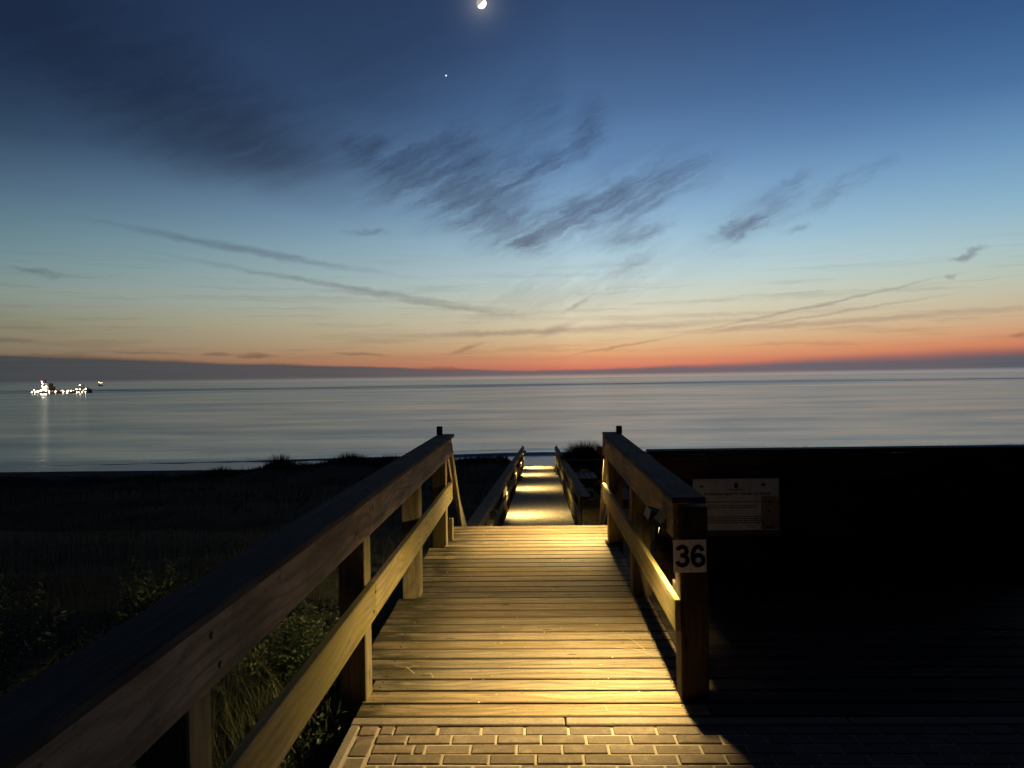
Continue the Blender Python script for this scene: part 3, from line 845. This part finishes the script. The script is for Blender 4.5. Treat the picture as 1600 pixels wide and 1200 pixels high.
for z, wd_, hh in [(.022, .53, .0065)] + [(-.010 - i * .0165, .50 - .02 * i, .0055) for i in range(2)] + [(-.10 - i * .0165, .53, .006) for i in range(4)]:
    x = -.325
    while x < -.325 + wd_:
        l = rt.uniform(.012, .045); bm_box(bm, (x + l / 2, 0, z), (l, .0008, hh)); x += l + .006
stuff(bm_obj('small_print', bm, M_ink, ib, (IX, IY - .0052, BZ)))
bm = bmesh.new()
for c, s in (((.262, 0, .022), (.075, .0008, .012)), ((.262, 0, -.055), (.012, .0008, .02)), ((.268, 0, -.185), (.06, .0008, .012)),
             ((.0, 0, .155), (.03, .0008, .04)), ((-.01, 0, .122), (.12, .0008, .006)), ((-.28, 0, .15), (.03, .0008, .012)), ((.22, 0, .16), (.03, .0008, .02))):
    bm_box(bm, c, s)
stuff(bm_obj('emblem_print', bm, M_ink, ib, (IX, IY - .0066, BZ)))

# ================================================================== VEGETATION
def leaf_mat(name, c1, c2, tr=.35, rough=.55):
    m = bpy.data.materials.new(name); m.use_nodes = True; t = NT(m.node_tree); t.n.clear()
    o = t.n.new('ShaderNodeOutputMaterial'); b = t.n.new('ShaderNodeBsdfPrincipled'); tl = t.n.new('ShaderNodeBsdfTranslucent'); mx = t.n.new('ShaderNodeMixShader')
    g = t.n.new('ShaderNodeNewGeometry')
    c = t.mix(g.outputs['Random Per Island'], c1, c2)
    t.put(b.inputs['Base Color'], c); t.put(tl.inputs[0], c); b.inputs['Roughness'].default_value = rough
    mx.inputs[0].default_value = tr
    t.link(b.outputs[0], mx.inputs[1]); t.link(tl.outputs[0], mx.inputs[2]); t.link(mx.outputs[0], o.inputs[0]); return m


M_leaf = leaf_mat('rose_leaf', (.030, .050, .016), (.085, .115, .042))
M_grass = leaf_mat('meadow_grass', (.040, .050, .016), (.13, .125, .05), .3)
M_marram = leaf_mat('marram_grass', (.02, .024, .011), (.05, .05, .022), .2, .9)
M_stem = plain('brown_stem', (.07, .045, .025), .8, 0, .3, 30, .2)


def blade(V, F, x, y, z, h, wd, lean, ang, rr, seg=3, droop=.5):
    dx, dy = math.cos(ang), math.sin(ang); sx_, sy_ = -dy * wd, dx * wd
    b = len(V)
    for i in range(seg):
        t_ = i / seg; o = lean * t_ ** 1.8 * h; zz = z + h * t_ * (1 - droop * .35 * lean * t_ * t_); k_ = 1 - t_ * .75
        V.append((x + dx * o - sx_ * k_, y + dy * o - sy_ * k_, zz)); V.append((x + dx * o + sx_ * k_, y + dy * o + sy_ * k_, zz))
    o = lean * h; V.append((x + dx * o, y + dy * o, z + h * (1 - droop * .35 * lean)))
    for i in range(seg - 1): F.append((b + 2 * i, b + 2 * i + 1, b + 2 * i + 3, b + 2 * i + 2))
    F.append((b + 2 * seg - 2, b + 2 * seg - 1, b + 2 * seg))


def leaf(V, F, p, s, rr):
    """folded pointed leaf, six faces' worth of outline"""
    e = Euler((rr.uniform(-.9, .9), rr.uniform(-.9, .9), rr.uniform(0, 6.28))).to_matrix()
    pts = [(0, 0, 0), (.26, .30, .07), (.24, .68, .05), (0, 1, -.08), (-.24, .68, .05), (-.26, .30, .07), (0, .45, -.03)]
    b = len(V)
    for q in pts: V.append(tuple(p + e @ (Vector(q) * s)))
    for a, c in ((0, 1), (1, 2), (2, 3), (3, 4), (4, 5), (5, 0)): F.append((b + a, b + c, b + 6))


def shrub(loc, rad, hgt, nstem, nleaf, label, seed, ls=.035, group='leafy shrubs left of the upper railing'):
    rr = random.Random(seed); r_ = root('leafy_shrub', loc, label, 'shrub', group)
    V, F = [], []; SV, SF = [], []
    for i in range(nstem):
        a = rr.uniform(0, 6.28); rd = rad * rr.uniform(.2, 1.); hh = hgt * rr.uniform(.55, 1.05)
        P_ = []
        bx, by = rr.uniform(-.3, .3) * rad, rr.uniform(-.3, .3) * rad
        for k_ in range(7):
            t_ = k_ / 6
            P_.append(Vector((bx + math.cos(a) * rd * t_ ** 1.3 + rr.uniform(-.02, .02), by + math.sin(a) * rd * t_ ** 1.3 + rr.uniform(-.02, .02), hh * (t_ - .18 * t_ ** 3))))
        for k_ in range(6):
            b = len(SV); wd_ = .005 * (1 - k_ / 8)
            for q, ww in ((P_[k_], wd_), (P_[k_ + 1], wd_ * .8)):
                for c_, s_ in ((1, 0), (-.5, .87), (-.5, -.87)): SV.append((q.x + c_ * ww, q.y + s_ * ww, q.z))
            for c_ in range(3): d_ = (c_ + 1) % 3; SF.append((b + c_, b + d_, b + 3 + d_, b + 3 + c_))
        per = nleaf // nstem
        for j in range(per):
            t_ = rr.uniform(.2, 1.) ** .8 * 5.99; k_ = int(t_); q = P_[k_].lerp(P_[k_ + 1], t_ - k_)
            g = rr.gauss(0, .035) ; q = q + Vector((rr.gauss(0, .045), rr.gauss(0, .045), rr.gauss(0, .035)))
            leaf(V, F, q, ls * rr.uniform(.6, 1.25), rr)
    mw = Matrix.Translation(loc)
    place('stems', mesh_from('stems', SV, SF, M_stem), mw, None, r_)
    stuff(place('foliage', mesh_from('foliage', V, F, M_leaf), mw, None, r_))
    return r_


shrub((-1.75, 5.15, -.5), .55, .78, 26, 2600, 'leafy shrub just behind the left railing, seen in the gap above the lower board', 1, .034)
shrub((-1.22, 3.72, -.42), .34, .40, 18, 900, 'small bright-leaved plant at the corner where pavement edging meets the first plank', 2, .036)
shrub((-1.32, 3.05, -.42), .32, .36, 16, 800, 'low plant beside the pavement edging at the bottom of the picture', 3, .03)
shrub((-2.75, 4.85, -.6), .62, 1.28, 30, 2600, 'rounded dark shrub beyond the left cap board, its top catching faint light', 4, .04)
shrub((-3.5, 4.3, -.6), .7, 1.1, 24, 2000, 'low dark shrub left of the rounded one, near the left edge', 5, .04)
shrub((-2.9, 3.3, -.6), .6, 1.0, 22, 1600, 'dark shrub nearest the lower left corner', 6, .04)
shrub((-4.3, 5.4, -.7), .8, 1.15, 22, 1700, 'dark shrub furthest left, behind the others', 8, .04)

rr = random.Random(11)
V, F = [], []
for i in range(7500):                                   # tall meadow grass beside the railing
    x = -1.08 - abs(rr.gauss(0, .55)); y = rr.uniform(1.2, 6.5)
    blade(V, F, x, y, ground(x, y) - .02, rr.uniform(.22, .52) * (1 if rr.random() > .1 else 1.25), rr.uniform(.002, .0042), rr.uniform(.1, .9), rr.uniform(0, 6.28), rr)
stuff(place('meadow_grass', mesh_from('meadow_grass', V, F, M_grass), Matrix()))

V, F = [], []
for i in range(9000):                                   # rough grass over the near dune
    y = rr.uniform(1, 14); x = -1.6 - rr.uniform(0, 1) ** 1.3 * 11 if rr.random() < .72 else 1.3 + rr.uniform(0, 8)
    if x > 0 and y < 6.6 : continue
    if -5.4 < x < -2 and 2 < y < 6: continue
    blade(V, F, x, y, ground(x, y) - .02, rr.uniform(.2, .45), .005, rr.uniform(.1, .8), rr.uniform(0, 6.28), rr, 2)
for i in range(34000):                                  # marram over the far dune up to the skyline
    y = 14 + 27.5 * rr.random() ** .6
    x = rr.uniform(-1, 1) * (8 + y * .75) - 3
    if abs(x - LX(y)) < 1.35: continue
    if 1 < x < 3.6 and y < 28.3: continue
    dens = mnoise.noise(Vector((x * .5, y * .5, 7.)))
    if dens < -.25: continue
    hh = rr.uniform(.15, .38) * (1 + .6 * dens) * (.85 if y > 36 else 1)
    blade(V, F, x, y, ground(x, y) - .02, hh, .006 + y * .0002, rr.uniform(.1, .7), rr.gauss(.3, 1.2), rr, 2)
for i in range(15000):                                  # short dense fringe along the crest
    y = rr.uniform(38.8, 42); x = -1.4 - 40 * rr.random()
    blade(V, F, x, y, ground(x, y) - .02, rr.uniform(.05, .30) * (1.35 if x > -13.5 else .9) * (1 + 1.2 * mnoise.noise(Vector((x * .7, 0, 3.)))), .014, rr.uniform(.2, .8), rr.gauss(.3, 1.2), rr, 2)
stuff(place('dune_grass', mesh_from('dune_grass', V, F, M_marram), Matrix()))


def tuft(x, y, r_, h, nb, label, seed, group=None, z=None):
    q = random.Random(seed); V, F = [], []
    zz = ground(x, y) if z is None else z
    for i in range(nb):
        a = q.uniform(0, 6.28); d = r_ * q.random() ** .6
        fall = 1 - .55 * (d / r_) ** 2
        blade(V, F, math.cos(a) * d, math.sin(a) * d, -.05, h * fall * q.uniform(.4, 1.05), .012, q.uniform(.1, .6), a + q.uniform(-.8, .8), q)
    o = place('grass_tuft', mesh_from('grass_tuft', V, F, M_marram), Matrix.Translation((x, y, zz)))
    return tag(o, label, 'grass', group)


TG = 'marram tufts on the dune skyline'
tuft(-13.9, 40.2, .8, .95, 700, 'tallest pointed grass tuft on the left dune skyline', 21, TG)
tuft(-17.2, 40.2, .7, .72, 420, 'small pointed grass tuft left of the tallest on the skyline', 22, TG)
tuft(-10.0, 40.2, 1.0, .74, 700, 'broad low grass tuft between the tallest tuft and the left handrail', 23, TG)
tuft(-7.9, 40.2, .9, .66, 520, 'low grass tuft on the skyline nearest behind the left handrail', 24, TG)
tuft(-3.4, 40.2, .9, .46, 420, 'low grass tuft right of the left upper railing end, before the lower railing', 25, TG)
tuft(2.15, 30.4, 1.0, 1.2, 4600, 'large rounded grass tuft behind the side platform against the water', 26, TG)
shrub((LX(37) + .86, 36.6, LZ(36.6) - .1), .28, .75, 10, 420, 'small green plant leaning onto the boards at the right lower railing', 31, .085, None)
shrub((LX(33) - .92, 33.5, LZ(33.5) - .1), .22, .45, 8, 260, 'small plant poking through the left lower railing', 32, .08, None)

# dry stalks blown onto the planks
V, F = [], []
M_straw = plain('dry_straw', (.45, .37, .2), .8, 0, .2, 40, 0)
st_ = [((-.79, 4.42), (-.71, 4.46)), ((-.86, 4.48), (-.72, 4.36)), ((.56, 5.0), (.70, 4.72)), ((.50, 4.78), (.74, 4.62)), ((.10, 6.1), (.16, 6.06)), ((-.66, 4.35), (-.60, 4.30)), ((.34, 3.92), (.37, 3.86))]
for (a, b) in st_:
    a = Vector((a[0], a[1], .006)); b = Vector((b[0], b[1], .006)); mid = (a + b) / 2 + Vector((.01, .012, .012)); pts = [a, mid, b]
    for p_, q_ in zip(pts, pts[1:]):
        n_ = (q_ - p_).cross(Vector((0, 0, 1))).normalized() * .0016; i0 = len(V)
        V += [tuple(p_ - n_), tuple(p_ + n_), tuple(q_ + n_), tuple(q_ - n_)]; F.append((i0, i0 + 1, i0 + 2, i0 + 3))
for i in range(150):
    x, y = rr.uniform(-.88, .8), rr.uniform(3.85, 8.5); a = rr.uniform(0, 6.28); l = rr.uniform(.004, .014)
    d = Vector((math.cos(a), math.sin(a), 0)) * l; n_ = Vector((-d.y, d.x, 0)) * .35; p_ = Vector((x, y, .004)); i0 = len(V)
    V += [tuple(p_ - d), tuple(p_ + n_ + Vector((0, 0, .003))), tuple(p_ + d), tuple(p_ - n_)]; F.append((i0, i0 + 1, i0 + 2, i0 + 3))
stuff(place('plant_litter', mesh_from('plant_litter', V, F, M_straw), Matrix()))

# ================================================================== SHIPS
M_hull = plain('dark_hull', (.03, .03, .035), .5, 0, .2, .2, 0)
M_super = plain('ship_superstructure', (.10, .09, .08), .5, 0, .1, .3, 0)
M_l1 = emit('ship_floodlight', (1., .86, .62), 55.)
M_l2 = emit('ship_red_light', (1., .12, .08), 25.)
M_l3 = emit('ship_amber_light', (1., .68, .35), 22.)


def prism(name, pts, z0, z1, m, parent, base):
    V = [(x, y, z0) for x, y in pts] + [(x, y, z1) for x, y in pts]; n_ = len(pts)
    F = [tuple(range(n_))[::-1], tuple(range(n_, 2 * n_))] + [(i, (i + 1) % n_, n_ + (i + 1) % n_, n_ + i) for i in range(n_)]
    return place(name, mesh_from(name, V, F, m), base, None, parent)


def bulb(parent, base, x, y, z, r_, m):
    bm = bmesh.new(); bmesh.ops.create_icosphere(bm, subdivisions=1, radius=r_)
    me = bpy.data.meshes.new('deck_light'); bm.to_mesh(me); bm.free(); me.materials.append(m)
    place('deck_light', me, base @ Matrix.Translation((x, y, z)), None, parent)


SYY = 560.
spx = lambda px: (px - 831) / 1155 * SYY
sh = root('work_ship', (spx(86), SYY, SEA), 'brightly lit working ship with many deck lights, far out on the left', 'ship')
B = Matrix.Translation((spx(86), SYY, SEA))
rect = lambda x0, x1, y0, y1: [(x0, y0), (x1, y0), (x1, y1), (x0, y1)]
prism('hull', [(-22.5, -4), (-20, -5), (18, -5), (23, 0), (18, 5), (-20, 5), (-22.5, 4)], -.5, 1.6, M_hull, sh, B)
prism('bow_deck', [(13, -4.6), (18, -4.6), (22.4, 0), (18, 4.6), (13, 4.6)], 1.6, 3.0, M_hull, sh, B)
prism('deckhouse', rect(-15.5, -8.5, -4, 4), 1.6, 5.2, M_super, sh, B)
prism('bridge', rect(-14.5, -9.5, -3, 3), 5.2, 7.8, M_super, sh, B)
prism('mast', rect(-13.8, -13.3, -.25, .25), 7.8, 10.8, M_hull, sh, B)
prism('fore_deckhouse', rect(12.4, 18.6, -2.5, 2.5), 3.0, 4.0, M_super, sh, B)
prism('fore_mast', rect(15.9, 16.2, -.15, .15), 4.0, 6.6, M_hull, sh, B)
prism('dredge_pipe', rect(-8, 12, -4.4, -3.8), 1.7, 2.2, M_hull, sh, B)
# row of lights as seen from the boardwalk
for (px, z, r_, m_) in ((43.5, 1.2, .42, M_l1), (47, 2.7, .5, M_l1), (48.5, 1.0, .5, M_l1), (53, 1.7, .6, M_l1), (57.5, 2.2, .7, M_l1), (60, 5.5, .7, M_l1),
                        (61, 7.5, .5, M_l1), (58.8, 9.4, .4, M_l2), (59.6, 8.6, .45, M_l1), (64, 4.8, .9, M_l1), (62, 3.4, .7, M_l1), (65.5, 2.4, .7, M_l1), (66.8, 5.6, .5, M_l1),
                        (71, 1.5, .6, M_l1), (76, 1.9, .22, M_l2), (81, 1.4, .55, M_l1), (89, 1.9, .25, M_l2), (93.5, 1.3, .62, M_l1), (91.5, 2.0, .3, M_l1), (99.5, 1.2, .58, M_l1),
                        (101.5, 1.9, .4, M_l1), (106, 1.8, .38, M_l1), (110, 2.1, .25, M_l3), (114.5, 2.9, .55, M_l3), (117, 2.9, .3, M_l3), (120.5, 2.8, .6, M_l3), (120.3, 6.0, .5, M_l1),
                        (115, .8, .35, M_l1), (118.5, .7, .3, M_l1), (123.5, .8, .36, M_l1), (129.5, 3.0, .6, M_l1), (129, .8, .38, M_l1), (125.5, 2.1, .3, M_l3)):
    bulb(sh, B, spx(px) - spx(86), -5.4, z, r_ * .58, m_)
FYY = 2600.; fpx = lambda px: (px - 831) / 1155 * FYY
fs = root('distant_ship', (fpx(147), FYY, SEA), 'tiny lit ship on the horizon to the right of the bright work ship', 'ship')
B = Matrix.Translation((fpx(147), FYY, SEA))
prism('hull', [(-7, -2), (6, -2), (9, 0), (6, 2), (-7, 2)], 0, 3.4, M_super, fs, B)
prism('deckhouse', rect(-6, -3, -1.5, 1.5), 3.4, 8, M_super, fs, B)
prism('mast', rect(-5.2, -4.8, -.2, .2), 8, 15, M_super, fs, B); prism('boom', rect(-4.8, 8, -.2, .2), 11.4, 11.8, M_super, fs, B)
bulb(fs, B, -6, -1, 15, .6, M_l3); bulb(fs, B, -5.5, -1, 13, .65, M_l3); bulb(fs, B, -3, -1, 12, .6, M_l3); bulb(fs, B, 1, -1, 11.6, .6, M_l3); bulb(fs, B, 5, -1, 11.8, .5, M_l3); bulb(fs, B, 8, -1, 12.2, .4, M_l3)

# ================================================================== MOON AND PLANET
m = bpy.data.materials.new('moon_painted_crescent'); m.use_nodes = True; t = NT(m.node_tree); t.n.clear()
g = t.n.new('ShaderNodeNewGeometry'); o_ = t.n.new('ShaderNodeOutputMaterial'); e = t.n.new('ShaderNodeEmission')
lit = t.vmath('DOT_PRODUCT', g.outputs['Normal'], tuple(Vector((.62, .30, -.72)).normalized()), out=1)  # crescent painted into the emission by surface direction; no sun lights it
t.put(e.inputs[1], t.maprange(lit, -.02, .35, .42, 7., 'LINEAR')); e.inputs[0].default_value = (1, .93, .84, 1)
t.link(e.outputs[0], o_.inputs[0])
dirn = Vector((-0.05442754, 0.8905959, 0.45152694))
bm = bmesh.new(); bmesh.ops.create_uvsphere(bm, u_segments=32, v_segments=20, radius=15000 * 8.3 / 1155 / 1.24)
me = bpy.data.meshes.new('moon'); bm.to_mesh(me); bm.free(); me.materials.append(m)
tag(place('moon', me, Matrix.Translation(dirn * 15000)), 'bright crescent moon cut by the top edge of the picture', 'moon')
dirn = Vector((-0.10138734, 0.92018462, 0.37812811))
bm = bmesh.new(); bmesh.ops.create_uvsphere(bm, u_segments=12, v_segments=8, radius=15000 * 1.15 / 1155)
me = bpy.data.meshes.new('planet'); bm.to_mesh(me); bm.free(); me.materials.append(emit('planet_light', (.9, .95, 1.), 1.3))
tag(place('planet', me, Matrix.Translation(dirn * 15000)), 'single bright point of a planet below and left of the moon', 'planet')
